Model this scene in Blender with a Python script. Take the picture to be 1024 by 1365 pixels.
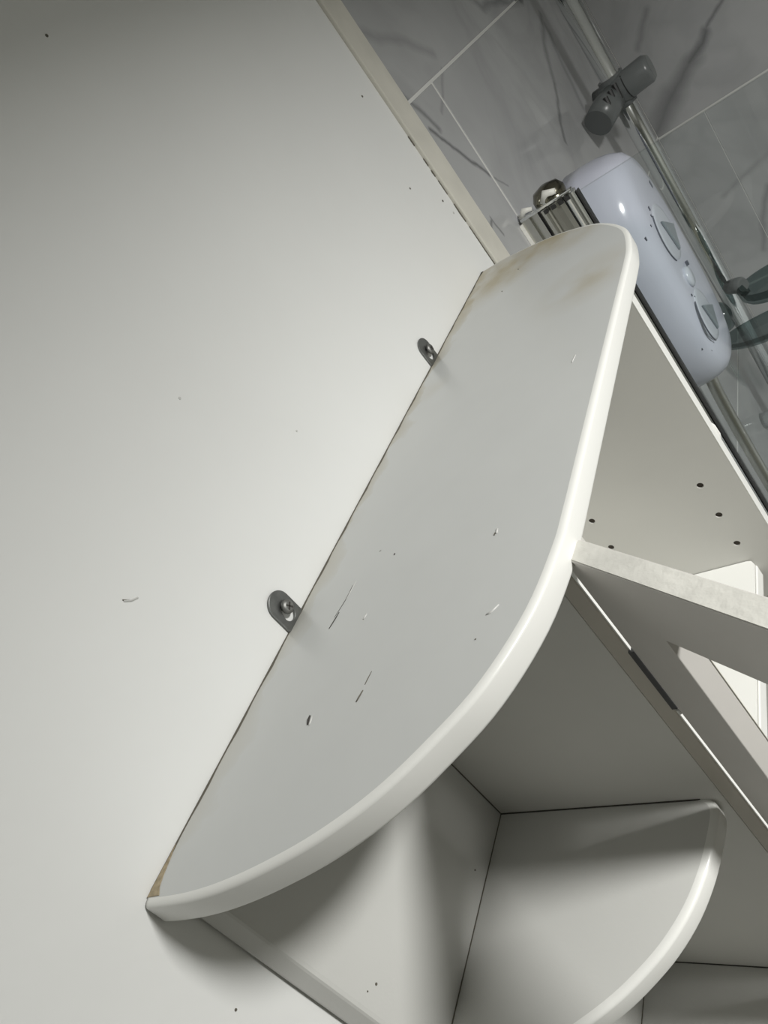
import bpy, bmesh, math, random
from mathutils import Vector, Matrix
random.seed(7)
C = bpy.context.scene.collection
for o in list(bpy.data.objects): bpy.data.objects.remove(o, do_unlink=True)

# ------------------------------------------------------------------ camera
# scene frame: x out from the panelled wall, y along it, z up; cabinet top board lies at z = TOP
TOP = 1.95
cam = bpy.data.objects.new('camera', bpy.data.cameras.new('camera')); C.objects.link(cam)
cam.data.sensor_fit = 'VERTICAL'; cam.data.sensor_height = 36; cam.data.lens = 36 * 1030 / 1365
cam.data.clip_start = 0.01
Rr, Ru, Rf = (0.726667, 0.319421, -0.608215), (0.300602, 0.648241, 0.699587), (-0.617732, 0.691198, -0.375037)
M = Matrix(((Rr[0], Ru[0], -Rf[0], 0.3099), (Rr[1], Ru[1], -Rf[1], -0.66518), (Rr[2], Ru[2], -Rf[2], 0.168 + TOP), (0, 0, 0, 1)))
cam.matrix_world = M
bpy.context.scene.camera = cam

# ------------------------------------------------------------------ world, lights, exposure
w = bpy.data.worlds.new('world'); bpy.context.scene.world = w; w.use_nodes = True
w.node_tree.nodes['Background'].inputs[0].default_value = (0.8, 0.85, 0.95, 1)
w.node_tree.nodes['Background'].inputs[1].default_value = 0.3
vs = bpy.context.scene.view_settings
vs.view_transform = 'Standard'; vs.look = 'None'; vs.gamma = 1; vs.use_curve_mapping = False
vs.exposure = 0.92
CEIL = 2.43
DOWNLIGHTS = [(0.95, -0.32, 11.4, 0.10)]

# ------------------------------------------------------------------ materials
def nodes_of(name):
    m = bpy.data.materials.new(name); m.use_nodes = True
    nt = m.node_tree; return m, nt, nt.nodes['Principled BSDF']
def mat(name, col, rough=0.5, metal=0.0, coat=0.0, var=0.0, vscale=8, bump=0.0, bscale=200, spec=0.5):
    m, nt, b = nodes_of(name)
    b.inputs['Base Color'].default_value = (*col, 1); b.inputs['Roughness'].default_value = rough
    b.inputs['Metallic'].default_value = metal; b.inputs['Coat Weight'].default_value = coat
    b.inputs['Specular IOR Level'].default_value = spec
    if var or bump:
        tc = nt.nodes.new('ShaderNodeNewGeometry')
    if var:
        n = nt.nodes.new('ShaderNodeTexNoise'); n.inputs['Scale'].default_value = vscale; n.inputs['Detail'].default_value = 5
        nt.links.new(tc.outputs['Position'], n.inputs['Vector'])
        r = nt.nodes.new('ShaderNodeValToRGB')
        r.color_ramp.elements[0].position = 0.3; r.color_ramp.elements[1].position = 0.7
        r.color_ramp.elements[0].color = (*[c * (1 - var) for c in col], 1)
        r.color_ramp.elements[1].color = (*[min(1, c * (1 + var * .5)) for c in col], 1)
        nt.links.new(n.outputs['Fac'], r.inputs['Fac']); nt.links.new(r.outputs['Color'], b.inputs['Base Color'])
    if bump:
        n2 = nt.nodes.new('ShaderNodeTexNoise'); n2.inputs['Scale'].default_value = bscale
        nt.links.new(tc.outputs['Position'], n2.inputs['Vector'])
        bp = nt.nodes.new('ShaderNodeBump'); bp.inputs['Strength'].default_value = bump; bp.inputs['Distance'].default_value = 0.001
        nt.links.new(n2.outputs['Fac'], bp.inputs['Height']); nt.links.new(bp.outputs['Normal'], b.inputs['Normal'])
    return m

class NB:
    """tiny helper to chain math nodes"""
    def __init__(s, nt): s.nt = nt
    def m(s, op, a, b=None, c=None, clamp=False):
        n = s.nt.nodes.new('ShaderNodeMath'); n.operation = op; n.use_clamp = clamp
        for i, v in enumerate((a, b, c)):
            if v is None: continue
            if isinstance(v, (int, float)): n.inputs[i].default_value = v
            else: s.nt.links.new(v, n.inputs[i])
        return n.outputs[0]
    def mix(s, fac, a, b):
        n = s.nt.nodes.new('ShaderNodeMix'); n.data_type = 'RGBA'
        if isinstance(fac, (int, float)): n.inputs[0].default_value = fac
        else: s.nt.links.new(fac, n.inputs[0])
        for i, v in ((6, a), (7, b)):
            if isinstance(v, tuple): n.inputs[i].default_value = (*v, 1)
            else: s.nt.links.new(v, n.inputs[i])
        return n.outputs[2]

def marble(name, axis, veins):
    """glazed pale grey marble-print tile; axis 'y' or 'x' = the horizontal run; veins = (h0,z0,h1,z1,width,depth), z from the board"""
    m, nt, b = nodes_of(name); q = NB(nt)
    g = nt.nodes.new('ShaderNodeNewGeometry')
    n = nt.nodes.new('ShaderNodeTexNoise'); n.inputs['Scale'].default_value = 9; n.inputs['Detail'].default_value = 6
    nt.links.new(g.outputs['Position'], n.inputs['Vector'])
    sp = nt.nodes.new('ShaderNodeSeparateXYZ'); nt.links.new(g.outputs['Position'], sp.inputs[0])
    sn = nt.nodes.new('ShaderNodeSeparateXYZ'); nt.links.new(n.outputs['Color'], sn.inputs[0])
    h = q.m('ADD', sp.outputs[0 if axis == 'x' else 1], q.m('MULTIPLY', q.m('SUBTRACT', sn.outputs[0], .5), .045))
    z = q.m('ADD', q.m('SUBTRACT', sp.outputs[2], TOP), q.m('MULTIPLY', q.m('SUBTRACT', sn.outputs[1], .5), .045))
    tot = None
    for (h0, z0, h1, z1, wd, dp) in veins:
        dx, dz = h1 - h0, z1 - z0; L2 = dx * dx + dz * dz
        t = q.m('DIVIDE', q.m('ADD', q.m('MULTIPLY', q.m('SUBTRACT', h, h0), dx), q.m('MULTIPLY', q.m('SUBTRACT', z, z0), dz)), L2, clamp=True)
        ex = q.m('SUBTRACT', h, q.m('MULTIPLY_ADD', t, dx, h0)); ez = q.m('SUBTRACT', z, q.m('MULTIPLY_ADD', t, dz, z0))
        d = q.m('SQRT', q.m('ADD', q.m('MULTIPLY', ex, ex), q.m('MULTIPLY', ez, ez)))
        v = q.m('MULTIPLY', q.m('SUBTRACT', 1.0, q.m('DIVIDE', d, wd), clamp=True), dp)
        tot = v if tot is None else q.m('MAXIMUM', tot, v)
    # fine random veining
    n3 = nt.nodes.new('ShaderNodeTexNoise'); n3.inputs['Scale'].default_value = 4.2; n3.inputs['Detail'].default_value = 7; n3.inputs['Distortion'].default_value = 1.2
    nt.links.new(g.outputs['Position'], n3.inputs['Vector'])
    rv = q.m('SUBTRACT', 1.0, q.m('MULTIPLY', q.m('ABSOLUTE', q.m('SUBTRACT', n3.outputs['Fac'], .47)), 14), clamp=True)
    tot = q.m('MAXIMUM', tot, q.m('MULTIPLY', rv, .10))
    n4 = nt.nodes.new('ShaderNodeTexNoise'); n4.inputs['Scale'].default_value = 6; n4.inputs['Detail'].default_value = 4
    nt.links.new(g.outputs['Position'], n4.inputs['Vector'])
    base = q.mix(n4.outputs['Fac'], (.35, .355, .36), (.56, .565, .57))
    colr = q.mix(tot, base, (.075, .078, .082))
    nt.links.new(colr, b.inputs['Base Color'])
    b.inputs['Roughness'].default_value = .12
    return m

WALLP = mat('wall_paint', (.81, .815, .80), .55, var=.03, vscale=5, bump=.15, bscale=90)
TRIMP = mat('trim_paint', (.68, .66, .59), .5, var=.08, vscale=30)
WHITE = mat('white_melamine', (.64, .64, .615), .33, var=.03, vscale=10, bump=.05, bscale=400)
EDGE = mat('white_edging', (.80, .80, .77), .28)
INNER = mat('white_board', (.64, .635, .60), .45, var=.03, vscale=14)
DOORM = mat('door_lacquer', (.62, .60, .57), .4, var=.05, vscale=20)
DOORTOP = mat('door_rough_edge', (.72, .71, .66), .7, var=.12, vscale=60, bump=.3, bscale=300)
DARKER = mat('darker_strip', (.50, .47, .41), .5)
CHIPB = mat('bare_chipboard', (.40, .33, .22), .9, var=.3, vscale=400)
HOLESHADE = mat('hole_shade', (.06, .05, .04), .9)
DARK = mat('dark_mark_and_shade', (.05, .045, .04), .8)
CRACK = mat('dirt_gap', (.13, .12, .095), .9)
FLAKE = mat('raised_flake', (.62, .62, .60), .4)
ZINC = mat('zinc_steel', (.23, .235, .23), .35, metal=.85, var=.2, vscale=150)
STEEL = mat('screw_steel', (.26, .26, .25), .5, metal=.9)
CHROME = mat('chrome', (.82, .84, .84), .10, metal=1.0)
DCHROME = mat('brushed_chrome', (.58, .58, .54), .32, metal=1.0)
DKCHR = mat('dark_chrome', (.20, .19, .15), .2, metal=1.0)
BLACKR = mat('black_rubber', (.03, .03, .03), .5)
SEAL = mat('white_sealant', (.78, .77, .72), .5, var=.1, vscale=200)
GREYPL = mat('grey_plastic', (.14, .15, .15), .3)
SHW = mat('shower_white', (.62, .64, .74), .16)
SHG = mat('shower_grey', (.25, .285, .31), .3)
SHL = mat('shower_pale_dial', (.60, .63, .70), .25)
PRINT = mat('print_grey', (.13, .14, .17), .5)
GROUT = mat('grout', (.70, .70, .68), .8)
FLOORM = mat('floor_vinyl', (.28, .27, .22), .5, var=.15, vscale=20)
CEILM = mat('ceiling_paint', (.80, .80, .78), .7)
ROOMM = mat('room_wall_paint', (.36, .358, .325), .7)
BATHM = mat('bath_acrylic', (.78, .79, .80), .15)
def glassmat(name, tint, rough=0.0):
    """thin sheet: tinted see-through with a Fresnel-weighted mirror coat"""
    m, nt, b = nodes_of(name); nt.nodes.remove(b)
    out = nt.nodes['Material Output']; tr = nt.nodes.new('ShaderNodeBsdfTransparent'); tr.inputs[0].default_value = (*tint, 1)
    gl = nt.nodes.new('ShaderNodeBsdfGlossy'); gl.inputs['Roughness'].default_value = rough
    fr = nt.nodes.new('ShaderNodeFresnel'); fr.inputs[0].default_value = 1.45
    mx = nt.nodes.new('ShaderNodeMixShader')
    ge = nt.nodes.new('ShaderNodeNewGeometry'); mu = nt.nodes.new('ShaderNodeMath'); mu.operation = 'MULTIPLY_ADD'; mu.use_clamp = True
    nt.links.new(ge.outputs['Backfacing'], mu.inputs[0]); mu.inputs[1].default_value = -1; nt.links.new(fr.outputs[0], mu.inputs[2])
    nt.links.new(mu.outputs[0], mx.inputs[0]); nt.links.new(tr.outputs[0], mx.inputs[1]); nt.links.new(gl.outputs[0], mx.inputs[2]); nt.links.new(mx.outputs[0], out.inputs[0])
    return m
GLASS = glassmat('screen_glass', (.965, .98, .978))
SMOKE = glassmat('smoky_acrylic', (.50, .56, .56), .1)

# top-board surface: white melamine with yellow-brown stains along the wall joint and a few handling marks
def stained():
    m, nt, b = nodes_of('stained_white_top'); q = NB(nt)
    g = nt.nodes.new('ShaderNodeNewGeometry'); sp = nt.nodes.new('ShaderNodeSeparateXYZ'); nt.links.new(g.outputs['Position'], sp.inputs[0])
    n = nt.nodes.new('ShaderNodeTexNoise'); n.inputs['Scale'].default_value = 28; n.inputs['Detail'].default_value = 6
    nt.links.new(g.outputs['Position'], n.inputs['Vector'])
    # along the wall joint
    f = q.m('SUBTRACT', 1.0, q.m('DIVIDE', sp.outputs[0], q.m('MAXIMUM', q.m('MULTIPLY_ADD', n.outputs['Fac'], .050, -.014), .0015)), clamp=True)
    far = q.m('MULTIPLY_ADD', sp.outputs[1], 1.6, 1.15, clamp=True)
    f = q.m('MULTIPLY', q.m('POWER', f, .6), far)
    tot = q.m('MULTIPLY', f, .8)
    for (x, y, r, a) in [(.045, -.028, .06, .9), (.02, -.05, .05, .9), (.135, -.16, .045, .7), (.11, -.045, .04, .9), (.075, -.02, .04, .8), (.015, -.21, .02, .4), (.004, -.35, .012, .5)]:
        dx = q.m('SUBTRACT', sp.outputs[0], x); dy = q.m('SUBTRACT', sp.outputs[1], y)
        d = q.m('SQRT', q.m('ADD', q.m('MULTIPLY', dx, dx), q.m('MULTIPLY', dy, dy)))
        v = q.m('MULTIPLY', q.m('SUBTRACT', 1.0, q.m('DIVIDE', d, r), clamp=True), q.m('MULTIPLY', q.m('MULTIPLY_ADD', n.outputs['Fac'], 2.6, -.7, clamp=True), a))
        tot = q.m('ADD', tot, v, clamp=True)
    base = q.mix(n.outputs['Fac'], (.56, .57, .56), (.60, .61, .60))
    nt.links.new(q.mix(tot, base, (.40, .35, .235)), b.inputs['Base Color'])
    b.inputs['Roughness'].default_value = .3
    return m
TOPM = stained()

# ------------------------------------------------------------------ helpers; every vertex is given in the scene frame, z from the top board
def off(v): return Vector((v[0], v[1], v[2] + TOP))
def obj(name, bm, m, parent=None, smooth=False, label=None, bevel=0.0, bseg=2):
    bmesh.ops.recalc_face_normals(bm, faces=bm.faces)
    me = bpy.data.meshes.new(name)
    base = Vector((0, 0, 0))
    if parent is not None:
        p = parent
        while p is not None: base += Vector(p.location); p = p.parent
    else:
        xs = [v.co for v in bm.verts]
        base = off(sum(xs, Vector()) / len(xs)); base.z = min(v.z for v in xs) + TOP
    for v in bm.verts: v.co = off(v.co) - base
    bm.to_mesh(me); bm.free()
    me.materials.append(m)
    if smooth:
        for p in me.polygons: p.use_smooth = len(p.vertices) <= 4
    o = bpy.data.objects.new(name, me); C.objects.link(o)
    if parent is not None: o.parent = parent
    else: o.location = base
    if label: o['label'] = label
    if bevel:
        b = o.modifiers.new('bevel', 'BEVEL'); b.width = bevel; b.segments = bseg; b.limit_method = 'ANGLE'
    return o
def empty(name, loc, label=None, cat=None, group=None):
    o = bpy.data.objects.new(name, None); C.objects.link(o); o.location = off(loc); o.empty_display_size = .05
    return tag(o, label, cat, group)
def tag(o, label=None, cat=None, group=None, kind=None):
    for k, v in (('label', label), ('category', cat), ('group', group), ('kind', kind)):
        if v: o[k] = v
    return o
def box(bm, a, b):
    r = bmesh.ops.create_cube(bm, size=1)['verts']
    for v in r:
        v.co = Vector([a[i] + (b[i] - a[i]) * (v.co[i] + .5) for i in range(3)])
    return r
def boxbm(a, b):
    bm = bmesh.new(); box(bm, a, b); return bm
def prism(pts, axis, lo, hi, bm=None):
    """polygon given in the two other axes (cyclic order kept), extruded along axis lo..hi"""
    bm = bm or bmesh.new()
    def P(p, t):
        return {'z': (p[0], p[1], t), 'x': (t, p[0], p[1]), 'y': (p[0], t, p[1])}[axis]
    A = [bm.verts.new(P(p, lo)) for p in pts]; B = [bm.verts.new(P(p, hi)) for p in pts]
    bm.faces.new(A); bm.faces.new(B[::-1])
    for i in range(len(pts)):
        j = (i + 1) % len(pts); bm.faces.new((A[i], B[i], B[j], A[j]))
    return bm
def tube(path, r, seg=12, bm=None, caps=True):
    bm = bm or bmesh.new(); path = [Vector(p) for p in path]
    rr = r if isinstance(r, (list, tuple)) else [r] * len(path)
    rings = []; up = None
    for i, p in enumerate(path):
        d = (path[min(i + 1, len(path) - 1)] - path[max(i - 1, 0)]).normalized()
        if up is None:
            up = Vector((0, 0, 1)) if abs(d.z) < .9 else Vector((1, 0, 0))
        u = d.cross(up).normalized(); v = d.cross(u).normalized(); up = -v if (-v).dot(up) > 0 else v
        rings.append([bm.verts.new(p + (u * math.cos(2 * math.pi * k / seg) + v * math.sin(2 * math.pi * k / seg)) * rr[i]) for k in range(seg)])
    for a, b in zip(rings, rings[1:]):
        for k in range(seg):
            j = (k + 1) % seg; bm.faces.new((a[k], a[j], b[j], b[k]))
    if caps: bm.faces.new(rings[0]); bm.faces.new(rings[-1])
    return bm
def spline(pts, n=6):
    out = []
    P = [Vector(p) for p in pts]
    for i in range(len(P) - 1):
        p0 = P[max(i - 1, 0)]; p1 = P[i]; p2 = P[i + 1]; p3 = P[min(i + 2, len(P) - 1)]
        for k in range(n):
            t = k / n
            out.append(.5 * ((2 * p1) + (p2 - p0) * t + (2 * p0 - 5 * p1 + 4 * p2 - p3) * t * t + (3 * p1 - p0 - 3 * p2 + p3) * t ** 3))
    out.append(P[-1]); return out
def board(front, back, z1, z0, rtop, rbot, name, parent, mt, me_, vr=.0022, nseg=6):
    """flat board whose curved front (polyline in x,y, open) has a rounded nose; back = closing points. returns board and its nosing"""
    t = z1 - z0
    n = len(front); F = [Vector((p[0], p[1])) for p in front]
    def nrm(i):
        d = (F[min(i + 1, n - 1)] - F[max(i - 1, 0)]).normalized(); return Vector((-d.y, d.x))
    c = sum(F, Vector((0, 0))) / n
    N = [nrm(i) for i in range(n)]
    s = 1 if (F[n // 2] - c).dot(N[n // 2]) > 0 else -1
    N = [v * s for v in N]
    bm = prism([tuple(p) for p in F] + [tuple(p) for p in back], 'z', z0, z1)
    o = obj(name, bm, mt, parent)
    # nosing strip: profile from (0,z1) round to (0,z0)
    prof = []
    for k in range(nseg + 1):
        a = math.pi / 2 * k / nseg; prof.append((rtop * math.sin(a), z1 - vr + vr * math.cos(a)))
    for k in range(nseg + 1):
        a = math.pi / 2 * k / nseg; prof.append((rtop - rbot + rbot * math.cos(a), z0 + vr - vr * math.sin(a)))
    prof.append((0, z0))
    bm = bmesh.new(); rows = []
    for i in range(n):
        rows.append([bm.verts.new((F[i].x + N[i].x * u, F[i].y + N[i].y * u, z)) for u, z in prof])
    for a, b in zip(rows, rows[1:]):
        for k in range(len(prof) - 1): bm.faces.new((a[k], b[k], b[k + 1], a[k + 1]))
    bm.faces.new(rows[0]); bm.faces.new(rows[-1][::-1])
    e = obj('edge_trim', bm, me_, o, smooth=True, label='rounded white front edging')
    return o, e
def carve(o, cutters):
    """boolean the cutter meshes away and drop them; the result is plain geometry"""
    cs = []
    for bm in cutters:
        me = bpy.data.meshes.new('cutter'); bmesh.ops.recalc_face_normals(bm, faces=bm.faces)
        for v in bm.verts: v.co = off(v.co)
        bm.to_mesh(me); bm.free(); c = bpy.data.objects.new('cutter', me); C.objects.link(c); cs.append(c)
        md = o.modifiers.new('b', 'BOOLEAN'); md.operation = 'DIFFERENCE'; md.object = c; md.solver = 'EXACT'
    bpy.context.view_layer.update()
    dg = bpy.context.evaluated_depsgraph_get()
    me = bpy.data.meshes.new_from_object(o.evaluated_get(dg))
    o.modifiers.clear(); o.data = me
    for c in cs: bpy.data.objects.remove(c, do_unlink=True)
def xcyl(y, z, r, x0, x1, seg=20, sy=1, sz=1):
    return prism([(y + r * sy * math.cos(2 * math.pi * k / seg), z + r * sz * math.sin(2 * math.pi * k / seg)) for k in range(seg)], 'x', x0, x1)
def ycyl(x, z, r, y0, y1, seg=20):
    return prism([(x + r * math.cos(2 * math.pi * k / seg), z + r * math.sin(2 * math.pi * k / seg)) for k in range(seg)], 'y', y0, y1)

# ================================================================== SETTING
FL = -TOP; CE = CEIL - TOP
YE = .95          # end wall of the bath recess
wl = obj('wall_left', boxbm((-.12, -2.2, FL), (0, .036, CE)), WALLP); wl['kind'] = 'structure'
wt = obj('wall_tiled', boxbm((-.12, .036, FL), (-.0006, YE + .12, CE)), GROUT); wt['kind'] = 'structure'
we = obj('wall_end', boxbm((-.0006, YE + .0007, FL), (1.9, YE + .12, CE)), GROUT); we['kind'] = 'structure'
wr = obj('wall_right', boxbm((1.9, -2.2, FL), (2.0, YE + .12, CE)), ROOMM); wr['kind'] = 'structure'
wb = obj('wall_back', boxbm((-.12, -2.3, FL), (2.0, -2.2, CE)), ROOMM); wb['kind'] = 'structure'
fl = obj('floor', boxbm((-.12, -2.3, FL - .1), (2.0, YE + .12, FL)), FLOORM); fl['kind'] = 'structure'
ce = obj('ceiling', boxbm((-.12, -2.3, CE), (2.0, YE + .12, CE + .1)), CEILM); ce['kind'] = 'structure'

MX = marble('marble_tile_side', 'y', [
    (.08, .155, .105, .105, .006, .6), (.085, .110, .15, .045, .0045, .8), (.15, .045, .175, .03, .003, .5),
    (.65, .115, .53, .041, .011, .5), (.53, .041, .435, -.017, .008, .65), (.64, .10, .60, -.02, .014, .4),
    (.20, .153, .13, .118, .004, .3), (.06, .23, .2, .17, .010, .25), (.09, .02, .06, .012, .003, .6), (.095, .0, .09, .022, .003, .6),
    (.3, .3, .43, .17, .012, .4), (.43, .17, .6, .152, .01, .4)])
ME = marble('marble_tile_end', 'x', [
    (.0, -.19, .055, -.145, .034, .6), (.055, -.145, .10, -.115, .026, .6), (.10, -.115, .14, -.088, .015, .7), (.14, -.088, .19, -.05, .006, .6),
    (.05, -.36, .12, -.33, .012, .25), (.12, -.33, .25, -.30, .014, .2), (.08, .0, .04, -.04, .01, .35), (.07, -.49, .13, -.38, .01, .4)])
def tile_rows():
    z = [.151 + .346 * k for k in range(-7, 2)]
    return [(max(a, FL), min(a + .346, CE)) for a in z if a < CE and a + .346 > FL]
G = .0015
for r, (z0, z1) in enumerate(tile_rows()):
    # side wall, cut pieces beside the trim; joints offset row by row
    js = [.0735, .153, YE] if r % 2 == 0 else [.0735, .60, YE]
    if abs(z0 - .151) < .01: js = [.0735, .60, YE]
    elif abs(z1 - .151) < .01: js = [.0735, .153, YE]
    for a, b in zip(js, js[1:]):
        g2 = .0026 if .1 < a < .7 else G
        obj('tile', boxbm((-.0035, a + g2, z0 + G), (0, b - G * (b < YE), z1 - G)), MX, wt, bevel=.0007, bseg=1)
    xs = [.0005, .086, .686, 1.286, 1.9] if abs(z1 + .195) < .01 or r % 2 else [.0005, .395, .995, 1.595, 1.9]
    for a, b in zip(xs, xs[1:]):
        obj('tile', boxbm((a + (.0005 if a > .01 else 0), YE, z0 + .0022 - .004), (b - (.0005 if b < 1.8 else 0), YE + .0035, z1 - .0022 - .004)), ME, we, bevel=.0007, bseg=1)

# cream batten at the end of the panelled wall
tr = obj('trim_1', boxbm((-.002, .0365, FL), (.0035, .072, CE)), TRIMP, bevel=.0012); tag(tr, kind='structure')
obj('sealant_bead', tube([(.0005, .0735, FL), (.0005, .0735, -.3), (.0004, .0733, .0), (.0006, .0736, .1), (.0004, .0735, .2), (.0005, .0735, CE)], .0019, 8), SEAL, tr, smooth=True, label='pale sealant line beside the tiles')
for z0, z1, wd in [(.121, .131, .0016), (.100, .108, .0010), (.089, .096, .0016), (.040, .060, .0013), (-.02, .035, .0007), (.07, .085, .0006)]:
    n = 6; pts = [(.0361 - wd / 2, z0)] + [(.0361 - wd / 2 - random.uniform(0, wd * .6), z0 + (z1 - z0) * k / n) for k in range(1, n)] + [(.0361 - wd / 2, z1), (.0361 + wd / 2, z1 - .001), (.0361 + wd / 2, z0 + .001)]
    obj('paint_gap', prism(pts, 'x', .0000, .0006), CRACK, tr, label='dark chipped gap')
# small marks on the painted wall
for (y, z, s, dk) in [(-.272, .301, .0009, 1), (-.246, -.024, .0008, 0), (-.381, .123, .0008, 0), (-.02, .10, .0009, 1), (.02, .07, .0011, 1), (.025, .055, .0012, 0), (-.33, .06, .0007, 0), (-.596, -.063, .0006, 1), (.005, .18, .001, 1)]:
    obj('paint_nib', xcyl(y, z, s, -.0002, .0004, 8), CRACK if dk else FLAKE, wl, label='tiny mark in the wall paint')
obj('wall_scratch', tube([(.0001, -.4895, .0815), (.0002, -.4868, .0788), (.0001, -.4835, .0772)], .0005, 6), FLAKE, wl, label='small curved scratch in the paint')
obj('wall_scratch', tube([(.0001, -.4895, .0821), (.0001, -.4872, .0795)], .00035, 6), CRACK, wl, label='small dark nick in the paint')

# ================================================================== CABINET
cab = empty('wall_cabinet', (.08, -.29, -.575), 'long white wall cabinet with curved open end shelves, seen from above its stained rounded top', 'cabinet')
half = [(.163, -.29), (.163, -.36), (.163, -.415), (.1622, -.437), (.157, -.470), (.1446, -.501), (.1284, -.523), (.110, -.542), (.088, -.557), (.0654, -.5675), (.045, -.5745), (.027, -.5785), (.010, -.5805), (.0012, -.581)]
near = [tuple(p) for p in spline([(x, y, 0) for x, y in half], 5)]
far_half = [(.163, -.29), (.163, -.22), (.163, -.165), (.1618, -.143), (.1565, -.112), (.147, -.088), (.131, -.062), (.114, -.044), (.084, -.022), (.050, -.007), (.0245, .0005), (.0014, .0012)]
farp = [tuple(p) for p in spline([(x, y, 0) for x, y in far_half], 5)]
front = [(p[0], p[1]) for p in reversed(near)] + [(p[0], p[1]) for p in farp[1:]]
top, te = board(front, [], 0, -.0135, .0035, .0026, 'top_board', cab, TOPM, EDGE)
# bare chipboard where the melamine has worn off, near tip and far corner
obj('worn_corner', prism([(.0007, -.5809), (.0085, -.5800), (.0055, -.5765), (.0040, -.572), (.0022, -.564), (.0007, -.558)], 'z', -.001, .0003), CHIPB, top, label='bare brown chipboard at the near tip')
obj('worn_corner', prism([(.0004, -.0030), (.0022, -.0015), (.0025, .0014), (.0004, .0016)], 'z', -.004, .0004), DARK, top, label='dark chipped far corner')
n = 60; pts = []
for k in range(n + 1): pts.append((.0016 + .0006 * math.sin(k * 1.7) + random.uniform(-.0002, .0002), -.578 + .576 * k / n))
obj('dirt_line', prism([(.0001, -.578)] + pts + [(.0001, -.002)], 'z', -.001, .00015), CRACK, top, label='grimy line where the top meets the wall')
def mark(name, pts, r, m, label, z=0.0):
    P = [(x, y, z) for x, y in pts]
    r *= .5 if m is FLAKE else .6; rr = [r * (.35 + .65 * math.sin(math.pi * (k + .5) / len(P))) for k in range(len(P))]
    return obj(name, tube(P, rr, 6), m, top, label=label, smooth=True)
mark('scratch', [(.0375, -.4165), (.0378, -.422), (.0375, -.4275), (.0365, -.433), (.0352, -.4385)], .00035, DARK, 'upper half of the long curved scratch')
mark('scratch', [(.0372, -.4355), (.0367, -.4395), (.0361, -.4430), (.0354, -.4462)], .0006, DARK, 'dark lower half of the long curved scratch')
mark('scratch', [(.0388, -.4135), (.0385, -.420), (.0379, -.427)], .0006, FLAKE, 'pale lifted edge of the long scratch')
mark('chip_and_shadow', [(.0530, -.5010), (.0533, -.5033), (.0543, -.5060)], .0010, DARK, 'dark stroke painted as the shadow of the raised chip')  # dark stroke is the raised chip's cast shadow, put in as colour
mark('chip_and_shadow', [(.0545, -.5015), (.0552, -.5040), (.0555, -.5065)], .0010, FLAKE, 'raised flake beside its painted shadow')
mark('scratch', [(.0820, -.4830), (.0815, -.4870), (.0812, -.4900)], .0004, CRACK, 'faint dotted scratch')
mark('scratch', [(.0815, -.4930), (.0808, -.4965), (.0803, -.4988)], .0007, CRACK, 'faint dotted scratch')
mark('nick', [(.0610, -.4015), (.0612, -.4027)], .0007, DARK, 'tiny dark nick')
mark('dent', [(.1285, -.4115), (.1290, -.4150)], .0012, FLAKE, 'small pale dent')
mark('dent', [(.1280, -.4140), (.1279, -.4158)], .0007, CRACK, 'small pale dent')
mark('dent', [(.1430, -.4630), (.1400, -.4665), (.1380, -.4670)], .0011, FLAKE, 'small pale dent')
mark('nick', [(.1365, -.4790), (.1360, -.4795)], .0006, CRACK, 'tiny dark nick')
mark('dent', [(.0605, -.4435), (.0600, -.4470)], .0012, FLAKE, 'small pale dent')
mark('dent', [(.1450, -.2700), (.1440, -.2775)], .0010, FLAKE, 'small pale dent')
mark('nick', [(.0540, -.0530), (.0550, -.0545)], .0008, CRACK, 'tiny dark nick')
mark('nick', [(.0460, -.0850), (.0465, -.0865)], .0008, CRACK, 'tiny dark nick')
mark('nick', [(.0470, -.3945), (.0480, -.3940)], .0004, CRACK, 'tiny dark nick')

EPM = [(-.557, -.127, .0007), (-.474, -.176, .0005), (-.562, -.123, .0004)]
ZB = -.575         # underside of the cabinet
XP = .158          # front of the upright panels
YN0, YN1 = -.432, -.420      # near upright
YF0, YF1 = -.170, -.160      # far upright
# near upright; its front strip is coloured darker than the panel
nu = obj('side_panel', boxbm((.0015, YN0, ZB), (.149, YN1, -.0131)), INNER, cab, label='near upright panel behind the curved end shelves', bevel=.0004)
obj('edge_trim', boxbm((.149, YN0 - .0002, ZB), (XP, YN1, -.0131)), DARKER, nu, label='darker front strip of the near upright', bevel=.0008)
obj('edge_trim', boxbm((XP, YN0 - .0001, ZB), (XP + .0006, YN1, -.0131)), EDGE, nu, label='bright white front edging')
fu = obj('side_panel', boxbm((.0015, YF0, ZB), (XP - .0028, YF1, -.0131)), INNER, cab, label='far upright panel with two columns of shelf pin holes')
cut = []
for (x, z) in [(.128, -.184), (.128, -.216), (.128, -.248), (.128, -.312), (.128, -.344), (.036, -.184), (.036, -.216), (.036, -.248), (.036, -.312), (.036, -.344)]:
    cut.append(ycyl(x, z, .0026, YF0 - .002, YF0 + .008, 16))
base = fu
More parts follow.
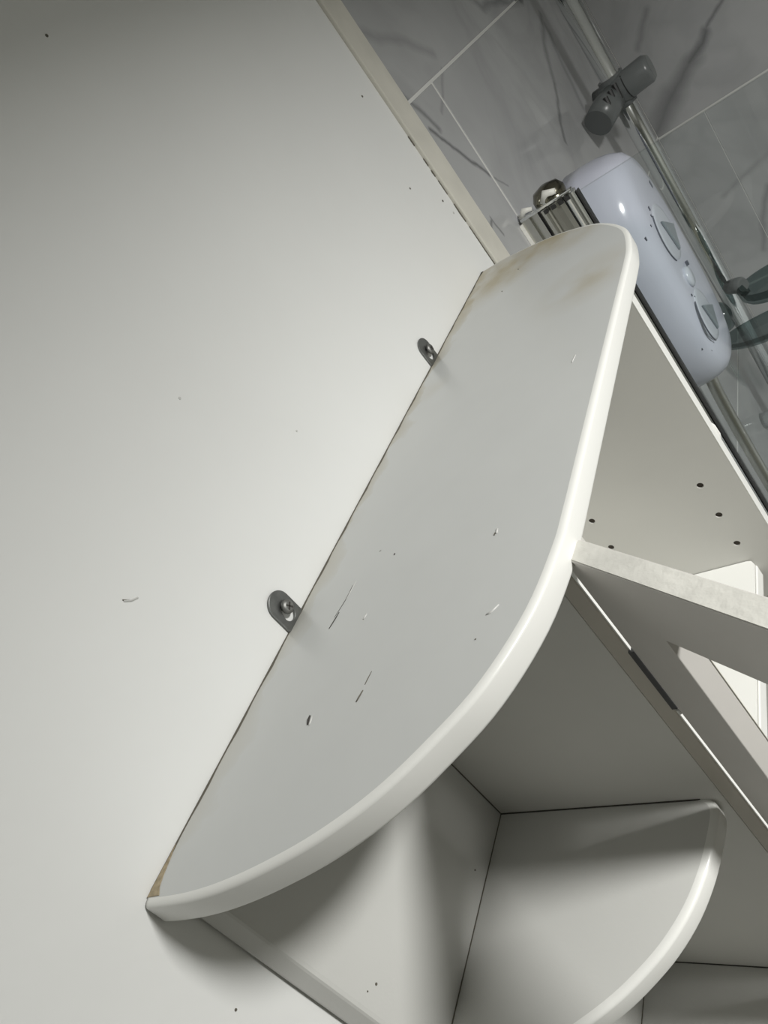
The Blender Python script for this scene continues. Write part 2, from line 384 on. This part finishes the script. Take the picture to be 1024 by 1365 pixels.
# joined cutter
bmj = bmesh.new()
for b_ in cut:
    me_t = bpy.data.meshes.new('t'); b_.to_mesh(me_t); b_.free(); bmj.from_mesh(me_t); bpy.data.meshes.remove(me_t)
carve(fu, [bmj])
for (x, z) in [(.128, -.184), (.128, -.216), (.128, -.248), (.128, -.312), (.128, -.344), (.036, -.184), (.036, -.216), (.036, -.248), (.036, -.312), (.036, -.344)]:
    # near-black plug sunk in each bore, its colour painting the hole's shade
    bm = ycyl(x, z, .00258, YF0 + .0012, YF0 + .0079, 16)
    obj('pin_hole', bm, HOLESHADE, fu, label='shelf pin hole, its shade painted by a near-black plug')
bm = bmesh.new(); box(bm, (XP - .0028, YF0, ZB), (XP - .0020, YF1, -.0131)); obj('edge_trim', bm, EDGE, fu, label='bright white front edging', bevel=.0005)
obj('chipped_edge', tube([(XP - .0034, YF1 - .001, -.138), (XP - .0026, YF1 + .0006, -.145), (XP - .0024, YF1 + .0008, -.153), (XP - .0034, YF1 - .001, -.161)], [.0004, .0016, .0016, .0004], 8), EDGE, fu, smooth=True, label='swollen lump in the white edging')
obj('back_panel', boxbm((.0015, YN1, ZB), (.0196, YF0, -.0131)), INNER, cab, label='white back of the cupboard')
obj('bottom_board', boxbm((.0196, YN1, ZB), (XP - .004, YF0, ZB + .012)), INNER, cab)
# end wall-side panels (behind the open shelves), rounded near edge
for s, (ya, yb) in enumerate(((-.576, YN0), (YF1, -.005))):
    e = -.576 if s == 0 else -.005; d = 1 if s == 0 else -1
    pr = [(.0022, e), (.0032, e + d * .0002), (.0092, e + d * .0050), (.0100, e + d * .0060), (.0102, e + d * .008)]
    other = yb if s == 0 else ya
    poly = pr + [(.0102, other), (.0022, other)]
    obj('end_panel', prism(poly, 'z', ZB, -.0131), WHITE, cab, label='panel against the wall behind the ' + ('near' if s == 0 else 'far') + ' open shelves')
for y, z, l in EPM: obj('nick', xcyl(y, z, l, .0100, .0105, 8), CRACK, cab, label='tiny mark on the near end panel')
# quarter-round open shelves, near end and far end
qs = [(.0102, -.5690), (.028, -.5655), (.050, -.5590), (.070, -.5495), (.0835, -.5405), (.098, -.5290), (.110, -.5170), (.1210, -.5035), (.1305, -.4870), (.1370, -.4690), (.1405, -.4520), (.1418, -.4400), (.1395, -.4345), (.1340, -.4322)]
qf = [(p.x, p.y) for p in spline([(x, y, 0) for x, y in qs], 4)]
mir = lambda P: [(x, -.590 - y) for x, y in P]
for z in (-.187, -.375, ZB + .012):
    for s in (0, 1):
        F = qf if s == 0 else mir(qf)
        bk = [(.0102, YN0 - .0002)] if s == 0 else [(.0102, YF1)]
        board(F, bk, z, z - .012, .0040, .0030, 'curved_shelf', cab, WHITE, EDGE)
for z in (-.187, -.375):
    obj('dirt_line', prism([(.0104, YN0 - .0006), (.134, YN0 - .0006), (.1365, YN0 - .0002), (.1365, YN0 + .0001), (.0104, YN0 + .0001)], 'z', z - .001, z + .0006), DARK, cab, label='dark joint behind a curved shelf')
obj('dirt_line', boxbm((.0102, YN0 - .0005, ZB), (.0108, YN0 + .0001, -.0136)), CRACK, cab, label='dark joint in the inner corner')
for z in (-.187, -.375):
    obj('dirt_line', boxbm((.0100, -.567, z - .001), (.0107, YN0 - .0005, z + .0004)), CRACK, cab, label='dark joint beside a curved shelf')
# loose inner shelf on pins
shf = empty('inner_shelf', (.078, -.295, -.280), 'bright white loose shelf lying inside the open cupboard, below the shelf pin holes', 'shelf')
obj('shelf_board', prism([(.0198, YN1 + .0005), (.133, YN1 + .0005), (.133, YF0 - .006), (.1305, YF0 - .0016), (.127, YF0 - .0006), (.0198, YF0 - .0006)], 'z', -.280, -.268), EDGE, shf)
obj('edge_trim', prism([(.1331, YN1 + .0005), (.1350, YN1 + .0005), (.1350, YF0 - .008), (.1331, YF0 - .006)], 'z', -.280, -.2685), EDGE, shf, label='rounded front edging', bevel=.0008)
for x in (.036, .128):
    for y0, y1 in ((YF0 - .007, YF0 + .0005), (YN1 - .0005, YN1 + .007)):
        obj('shelf_pin', ycyl(x, -.2826, .0025, y0, y1, 10), STEEL, cab, label='small metal shelf pin')

# door: frame with an empty panel opening, swung open past square
H = Vector((.1606, -.4336, 0)); D = Vector((.7937, -.6083, 0)); N = Vector((.6083, .7937, 0))
TD = .0110; DW = .250; ZT = -.0095; ZD = -.565
def dp(s, n, z): p = H + D * s + N * n; return (p.x, p.y, z)
def dbox(s0, s1, z0, z1, n0=0.0, n1=TD):
    bm = bmesh.new()
    v = [bm.verts.new(dp(s, n, z)) for s in (s0, s1) for n in (n0, n1) for z in (z0, z1)]
    for f in ((0, 1, 3, 2), (4, 6, 7, 5), (0, 4, 5, 1), (2, 3, 7, 6), (0, 2, 6, 4), (1, 5, 7, 3)): bm.faces.new([v[i] for i in f])
    return bm
def dframe(s0, s1, z0, z1, si0, si1, zi0, zi1, n0, n1):
    bm = bmesh.new()
    o_ = [(s0, z0), (s1, z0), (s1, z1), (s0, z1)]; i_ = [(si0, zi0), (si1, zi0), (si1, zi1), (si0, zi1)]
    vo = [[bm.verts.new(dp(s, n, z)) for s, z in o_] for n in (n0, n1)]; vi = [[bm.verts.new(dp(s, n, z)) for s, z in i_] for n in (n0, n1)]
    for k in range(4):
        j = (k + 1) % 4
        bm.faces.new((vo[0][k], vo[0][j], vi[0][j], vi[0][k])); bm.faces.new((vo[1][k], vi[1][k], vi[1][j], vo[1][j]))
        bm.faces.new((vo[0][k], vo[1][k], vo[1][j], vo[0][j])); bm.faces.new((vi[0][k], vi[0][j], vi[1][j], vi[1][k]))
    return bm
door = obj('door', dframe(0, DW, ZD, ZT, .0360, DW - .0375, ZD + .0385, ZT - .0365, 0, TD), DOORM, cab, label='open cupboard door frame with its middle panel missing', bevel=.0006)
def carve_at(o, bm):
    p = o.parent; wm = Vector(p.location)
    o.parent = None; o.location = wm
    carve(o, [bm]); o.parent = p; o.location = (0, 0, 0)
door.modifiers.clear()
pz = [H + N * .0008, H - D * .004 + N * .0008, H - D * .004 + N * .014, H + D * .0135 + N * .014]
carve_at(door, prism([(p.x, p.y) for p in pz], 'z', ZD - .01, -.0165))  # back hinge corner shaped away to let light onto the upright's front edging
bv = door.modifiers.new('bevel', 'BEVEL'); bv.width = .0005; bv.segments = 2; bv.limit_method = 'ANGLE'
obj('top_edge', dbox(.0006, DW - .0006, ZT - .0004, ZT + .0003, .0006, TD - .0006), DOORTOP, door, label='rough pale top edge of the door')
obj('rebate_lip', dframe(.0358, DW - .0374, ZD + .0384, ZT - .0364, .0363, DW - .0378, ZD + .0388, ZT - .0368, .0104, .0107), DARKER, door, label='thin line of the panel rebate')
for z in (-.092, -.500):
    h = obj('hinge', boxbm((.1575, -.4333, z - .021), (.1602, -.428, z + .021)), BLACKR, door, label='dark recessed hinge')
    obj('hinge_pin', tube([(.1600, -.4334, z - .024), (.1600, -.4334, z - .0212)], .0010, 8), EDGE, h)

# hanging brackets on the top's wall edge
def bracket(y, lean, lab):
    r = empty('mounting_bracket', (.004, y, -.001), lab, 'bracket', 'mounting brackets along the wall edge of the top')
    a = .0081; zc = .0130
    pts = [(y - a, -.0005)] + [(y - a * math.cos(math.pi * k / 18), zc + a * math.sin(math.pi * k / 18)) for k in range(19)] + [(y + a, -.0005)]
    pl = obj('plate', prism(pts, 'x', .0006, .0020), ZINC, r, label='rounded zinc plate with a slot')
    # slot narrow at the top, wide at the bottom
    sl = [(y - .0042 * math.cos(math.pi * k / 12) if True else 0, .0062 - .0042 * math.sin(math.pi * k / 12)) for k in range(13)] + [(y + .0022, .0125), (y - .0022, .0125)]
    carve_at(pl, prism(sl, 'x', -.002, .005))
    md = pl.modifiers.new('bevel', 'BEVEL'); md.width = .0003; md.segments = 2; md.limit_method = 'ANGLE'
    obj('foot', boxbm((.0006, y - a, -.0012), (.012, y + a, -.00015)), ZINC, r)
    s = obj('screw', tube([(-.001, y + .0010, zc - .0030), (.0022, y + .0010, zc - .0030), (.0050, y + .0010, zc - .0030)], [.0018, .0018, .0018], 12), STEEL, r, label='cross-head screw')
    hd = tube([(.0030, y + .0010, zc - .0030), (.0034, y + .0010, zc - .0030), (.0046, y + .0010, zc - .0030), (.0054, y + .0010, zc - .0030)], [.0030, .0042, .0038, .0022], 20)
    obj('screw_head', hd, STEEL, s, smooth=True)
    for a2 in (.5, .5 + math.pi / 2):
        cx = math.cos(a2) * .0022; cz = math.sin(a2) * .0022; ex = -math.sin(a2) * .00045; ez = math.cos(a2) * .00045
        yy, zz = y + .0010, zc - .0030
        obj('cross_slot', prism([(yy - cx - ex, zz - cz - ez), (yy + cx - ex, zz + cz - ez), (yy + cx + ex, zz + cz + ez), (yy - cx + ex, zz - cz + ez)], 'x', .0050, .0056), DARK, s)
    return r
bracket(-.4312, 0, 'grey slotted wall bracket with a white gap under its screw, nearer the worn tip')
bracket(-.1585, 0, 'small grey metal bracket screwed to the wall, farther of two, nearer tiles')

# ================================================================== BATH SCREEN
scr = empty('bath_screen', (.035, .15, -1.42), 'glass bath screen on a chrome wall profile behind the far end of the cabinet', 'shower screen')
ZS = -.0125; ZG = -1.42; Y0 = .15
def prof(name, poly, z1, m, label=None, smooth=False):
    return obj(name, prism(poly, 'z', ZG, z1), m, scr, label=label, smooth=smooth)
prof('sealant_bead', [(.0002, Y0 - .010), (.0030, Y0 - .008), (.0030, Y0 + .004), (.0002, Y0 + .005)], ZS - .002, SEAL, 'white sealant line at the wall')
prof('wall_channel', [(.0032, Y0 - .006), (.0130, Y0 - .008), (.0140, Y0 - .005), (.0225, Y0 - .0065), (.0225, Y0 + .008), (.0032, Y0 + .008)], ZS, DCHROME)
prof('rubber_strip', [(.0226, Y0 - .005), (.0246, Y0 - .005), (.0246, Y0 + .006), (.0226, Y0 + .006)], ZS, BLACKR)
pts = [(.0247, Y0 + .009), (.0247, Y0 - .006), (.0275, Y0 - .010), (.0310, Y0 - .0105), (.0330, Y0 - .0075), (.0350, Y0 - .0075), (.0380, Y0 - .0105), (.0420, Y0 - .0095), (.0470, Y0 - .007), (.0520, Y0 - .0065), (.0520, Y0 + .009)]
prof('hinge_profile', pts, ZS - .0005, DCHROME)
cyl = [(.0590 + .0068 * math.cos(2 * math.pi * k / 24), Y0 - .001 + .0085 * math.sin(2 * math.pi * k / 24)) for k in range(24)]
prof('glass_clamp', cyl, ZS - .001, CHROME, smooth=False)
prof('glass_seal', [(.0660, Y0 - .0045), (.0678, Y0 - .0045), (.0678, Y0 + .0045), (.0660, Y0 + .0045)], -.0160, BLACKR, 'dark seal along the glass edge')
obj('top_cap', boxbm((.0032, Y0 - .0085, ZS), (.0640, Y0 - .0005, ZS + .0030)), CHROME, scr, label='chrome cap on top of the profile', bevel=.0008)
for x0, x1 in ((.030, .034), (.0385, .0435), (.047, .052), (.0545, .060)):
    obj('cap_slot', boxbm((x0, Y0 - .0108, ZS - .0055), (x1, Y0 - .0083, ZS - .001)), BLACKR, scr)
obj('sealant_blob', tube([(.003, Y0 - .004, ZS + .003), (.010, Y0 - .002, ZS + .008), (.018, Y0 + .0, ZS + .005)], [.002, .0035, .002], 8), SEAL, scr, smooth=True)
obj('sealant_blob', tube([(.030, Y0 + .0, ZS + .003), (.037, Y0 + .002, ZS + .010), (.047, Y0 + .002, ZS + .007)], [.003, .0048, .003], 8), SEAL, scr, smooth=True)
obj('pivot_knob', tube([(.035, Y0 + .016, ZS - .006), (.035, Y0 + .016, ZS + .006), (.035, Y0 + .016, ZS + .013), (.035, Y0 + .016, ZS + .016)], [.018, .018, .014, .004], 24), DKCHR, scr, smooth=True, label='round dark chrome pivot')
obj('glass_panel', boxbm((.0679, Y0 - .003, ZG), (.82, Y0 + .003, -.0180)), GLASS, scr, bevel=.0006)

# ================================================================== BATH (below the picture)
bt = empty('bathtub', (.9, .5, FL), 'white acrylic bathtub under the glass screen', 'bathtub')
bm = bmesh.new()
o_ = [(.001, .07), (1.85, .07), (1.85, YE - .001), (.001, YE - .001)]; i_ = [(.07, .18), (1.75, .18), (1.75, YE - .08), (.07, YE - .08)]; f_ = [(.2, .26), (1.6, .26), (1.6, YE - .16), (.2, YE - .16)]
lv = []
for poly, z in ((o_, FL), (o_, ZG), (i_, ZG), (f_, FL + .12)): lv.append([bm.verts.new((x, y, z)) for x, y in poly])
for a, b in zip(lv, lv[1:]):
    for k in range(4): bm.faces.new((a[k], a[(k + 1) % 4], b[(k + 1) % 4], b[k]))
bm.faces.new(lv[-1]); bm.faces.new(lv[0])
obj('tub', bm, BATHM, bt, bevel=.02, bseg=4)

# ================================================================== ELECTRIC SHOWER
YC, ZC = .298, -.190
sh = empty('electric_shower', (0, YC, ZC - .17), 'white rounded electric shower unit with two grey dials on the tiled wall', 'shower')
def dome(name, layers, a, b, ex, m, parent, yc, zc, label=None, seg=64):
    bm = bmesh.new(); rings = []
    for x, s in layers:
        ring = []
        for k in range(seg):
            t = 2 * math.pi * k / seg; c, s_ = math.cos(t), math.sin(t)
            ring.append(bm.verts.new((x, yc + a * s * math.copysign(abs(c) ** (2 / ex), c), zc + b * (1 - (1 - s) * a / b) * math.copysign(abs(s_) ** (2 / ex), s_))))
        rings.append(ring)
    for p, q_ in zip(rings, rings[1:]):
        for k in range(seg): bm.faces.new((p[k], p[(k + 1) % seg], q_[(k + 1) % seg], q_[k]))
    bm.faces.new(rings[0]); bm.faces.new(rings[-1])
    return obj(name, bm, m, parent, smooth=True, label=label)
body = dome('casing', [(.0002, .95), (.012, .985), (.012, 1.0), (.035, 1.0), (.052, .985), (.066, .95), (.078, .885), (.0845, .79), (.0875, .6), (.0882, .3), (.0885, .02)],   .092, .158, 2.6, SHW, sh, YC, ZC)
def dial(yc, zc, r, rot, name):
    d = dome(name, [(.080, 1.0), (.0872, 1.0), (.0888, .95), (.0893, .8), (.0893, .02)], r, r, 2, SHL, sh, yc, zc, seg=40, label='pale round control dial')
    # recessed ring line round part of the dial
    arc = [( .0886, yc + (r + .002) * math.cos(t), zc + (r + .002) * math.sin(t)) for t in [math.pi + (-.95 + 1.75 * k / 20) for k in range(21)]]
    obj('dial_ring', tube(arc, .0008, 6), PRINT, d, label='thin dark arc round the dial')
    # wedge-shaped grip
    u = Vector((0, math.cos(rot), math.sin(rot))); v = Vector((0, -math.sin(rot), math.cos(rot))); c = Vector((.0893, yc, zc))
    P = [c + Vector((0, a * r / .04, b * r / .04)) * 1.0 for a, b in ((-.012, .020), (.036, -.006), (.002, -.032))]
    bm = bmesh.new(); A = [bm.verts.new(p) for p in P]; B = [bm.verts.new(p + Vector((.0035, 0, 0)) + (c - p) * .08) for p in P]
    bm.faces.new(A); bm.faces.new(B)
    for k in range(3): bm.faces.new((A[k], A[(k + 1) % 3], B[(k + 1) % 3], B[k]))
    obj('dial_grip', bm, SHG, d, label='darker grey wedge grip', bevel=.0012)
    return d
dial(.288, -.146, .037, 2.6, 'temperature_dial')
dial(.262, -.252, .034, 2.6, 'power_dial')
bt1 = dome('start_button', [(.086, 1), (.0905, 1), (.0925, .8), (.093, .02)], .013, .013, 2, SHL, sh, .272, -.203, seg=24, label='small round start button')
LAY = [(1.0, .035), (.985, .052), (.95, .066), (.885, .078), (.79, .0845), (.6, .0875), (.3, .0882), (0, .0885)]
def casing_x(y, z):
    u = ((abs(y - YC) / .092) ** 2.6 + (abs(z - ZC) / .158) ** 2.6) ** (1 / 2.6)
    for (s0, x0), (s1, x1) in zip(LAY, LAY[1:]):
        if s1 <= u <= s0: return x1 + (x0 - x1) * (u - s1) / (s0 - s1)
    return .03
# tiny printed marks, too small to read in the photograph
for (y, z, l) in [(.335, -.100, .012), (.270, -.106, .007), (.262, -.112, .004), (.245, -.117, .004), (.225, -.121, .006), (.291, -.194, .007), (.281, -.207, .008), (.245, -.215, .004), (.252, -.222, .004), (.232, -.285, .004), (.223, -.274, .004), (.212, -.262, .003)]:
    xs_ = casing_x(y, z)
    obj('print_mark', boxbm((xs_ - .003, y - l * .25, z - l * .36), (xs_ + (.0032 if l > .0065 and y > .26 and z < -.19 else .0012), y + l * .25, z + l * .36)), PRINT, body)
# outlet elbow and hose
el = obj('outlet_elbow', tube(spline([(.004, .425, -.345), (.040, .430, -.345), (.058, .432, -.345), (.068, .433, -.345), (.074, .434, -.345), (.0755, .434, -.345)], 3), [.0225] * 7 + [.022, .022, .021, .020, .018, .015, .011, .006, .002], 24), SMOKE, sh, smooth=True, label='clear dome over the hose outlet')
obj('outlet_fitting', tube([(.004, .425, -.345), (.050, .430, -.348), (.052, .426, -.364)], .010, 16), CHROME, sh, smooth=True, label='chrome hose fitting')
hose = obj('shower_hose', tube(spline([(.03, .36, -.37), (.026, .36, -.42), (.024, .36, -.52), (.024, .36, -.65), (.026, .36, -.85), (.03, .38, -1.2)], 8), .0085, 12), DCHROME, None, smooth=True)
tag(hose, 'dark metal shower hose hanging below the white shower unit', 'hose')

# ================================================================== RISER RAIL
rail = empty('riser_rail', (.05, .6, -.66), 'chrome vertical riser rail beside the white shower unit', 'shower rail')
obj('pole', tube([(.05, .6, -.66), (.05, .6, .30)], .0138, 28), CHROME, rail, smooth=True)
for z in (-.64, .27):
    obj('wall_bracket', tube([(.0002, .6, z), (.05, .6, z), (.066, .6, z)], [.014, .014, .012], 20), CHROME, rail, smooth=True)
hh = obj('handset_holder', tube([(.022, .596, -.030), (.050, .592, -.029), (.098, .592, -.026), (.104, .592, -.026)], [.020, .020, .020, .016], 24), GREYPL, rail, smooth=True, label='grey handset holder clamped on the rail')
obj('seam_ring', tube([(.066, .592, -.0285), (.0675, .592, -.0284)], .0204, 24), BLACKR, hh, label='thin dark seam round the holder')
obj('clamp_collar', tube([(.05, .6, -.052), (.05, .6, -.006)], .0185, 24), GREYPL, hh, smooth=True)
obj('cradle', tube([(.046, .585, -.030), (.034, .560, -.034), (.022, .535, -.040)], [.018, .021, .020], 24), GREYPL, hh, smooth=True, label='grey cradle for the handset')
for k in range(3):
    obj('rubber_grip', tube([(.056 - .006 * k, .572 - .013 * k, -.014 - .002 * k), (.056 - .006 * k, .568 - .013 * k, -.036)], .0035, 8), BLACKR, hh)
# soap dish on the rail
sd = empty('soap_dish', (.08, .6, -.45), 'smoky translucent soap dish clipped on the lower part of the chrome rail', 'soap dish')
def dish(z, t, a, b, m, name, cx, cy):
    bm = bmesh.new(); R_ = []
    for zz, s in ((z, .88), (z + t * .3, .97), (z + t, 1.0), (z + t, .94), (z + t * .35, .9), (z + t * .3, .05)):
        R_.append([bm.verts.new((cx + a * s * math.cos(2 * math.pi * k / 32), cy + b * s * math.sin(2 * math.pi * k / 32), zz)) for k in range(32)])
    for p, q_ in zip(R_, R_[1:]):
        for k in range(32): bm.faces.new((p[k], p[(k + 1) % 32], q_[(k + 1) % 32], q_[k]))
    bm.faces.new(R_[0]); bm.faces.new(R_[-1])
    return obj(name, bm, m, sd, smooth=False)
dish(-.385, .020, .060, .045, SMOKE, 'dish_tray', .134, .535)
dish(-.452, .014, .085, .038, SMOKE, 'dish_base', .100, .545)
obj('arm', tube([(.062, .584, -.372), (.072, .572, -.372), (.078, .562, -.378), (.082, .558, -.386)], [.009, .010, .008, .006], 16), GREYPL, sd, smooth=True, label='dark grey clip arm')
obj('clip_knob', tube([(.060, .580, -.372), (.078, .560, -.368), (.084, .553, -.367)], [.011, .013, .009], 16), GREYPL, sd, smooth=True)
# chrome hook with hanging handset hose end at the top edge of the picture
hk = empty('wall_hook', (0, .57, .15), 'small dark chrome hook on the tiles at the end of the grout line', 'hook')
obj('hook_plate', xcyl(.572, .165, .014, .0002, .006, 20), CHROME, hk)
obj('hook_arm', tube([(.004, .572, .165), (.03, .565, .160), (.042, .560, .172)], [.008, .008, .006], 14), GREYPL, hk, smooth=True)

# ================================================================== CEILING LIGHTS
for k, (x, y, e, r) in enumerate(DOWNLIGHTS):
    t = empty('ceiling_light', (x, y, CE - .012), 'round ceiling light above the open side of the cabinet', 'light')
    bm = bmesh.new()
    ring = [[bm.verts.new((x + rr * math.cos(2 * math.pi * j / 32), y + rr * math.sin(2 * math.pi * j / 32), zz)) for j in range(32)] for rr, zz in ((r + .012, CE - .0002), (r + .010, CE - .008), (r, CE - .008), (r, CE - .0002))]
    for a, b in zip(ring, ring[1:]):
        for j in range(32): bm.faces.new((a[j], a[(j + 1) % 32], b[(j + 1) % 32], b[j]))
    obj('light_rim', bm, EDGE, t, smooth=False)
    L = bpy.data.lights.new('lamp', 'AREA'); L.shape = 'DISK'; L.size = 2 * r; L.spread = math.radians(160.5); L.energy = e; L.color = (1.0, .995, .965)
    lo = bpy.data.objects.new('lamp', L); C.objects.link(lo); lo.parent = t; lo.location = (0, 0, -.001)
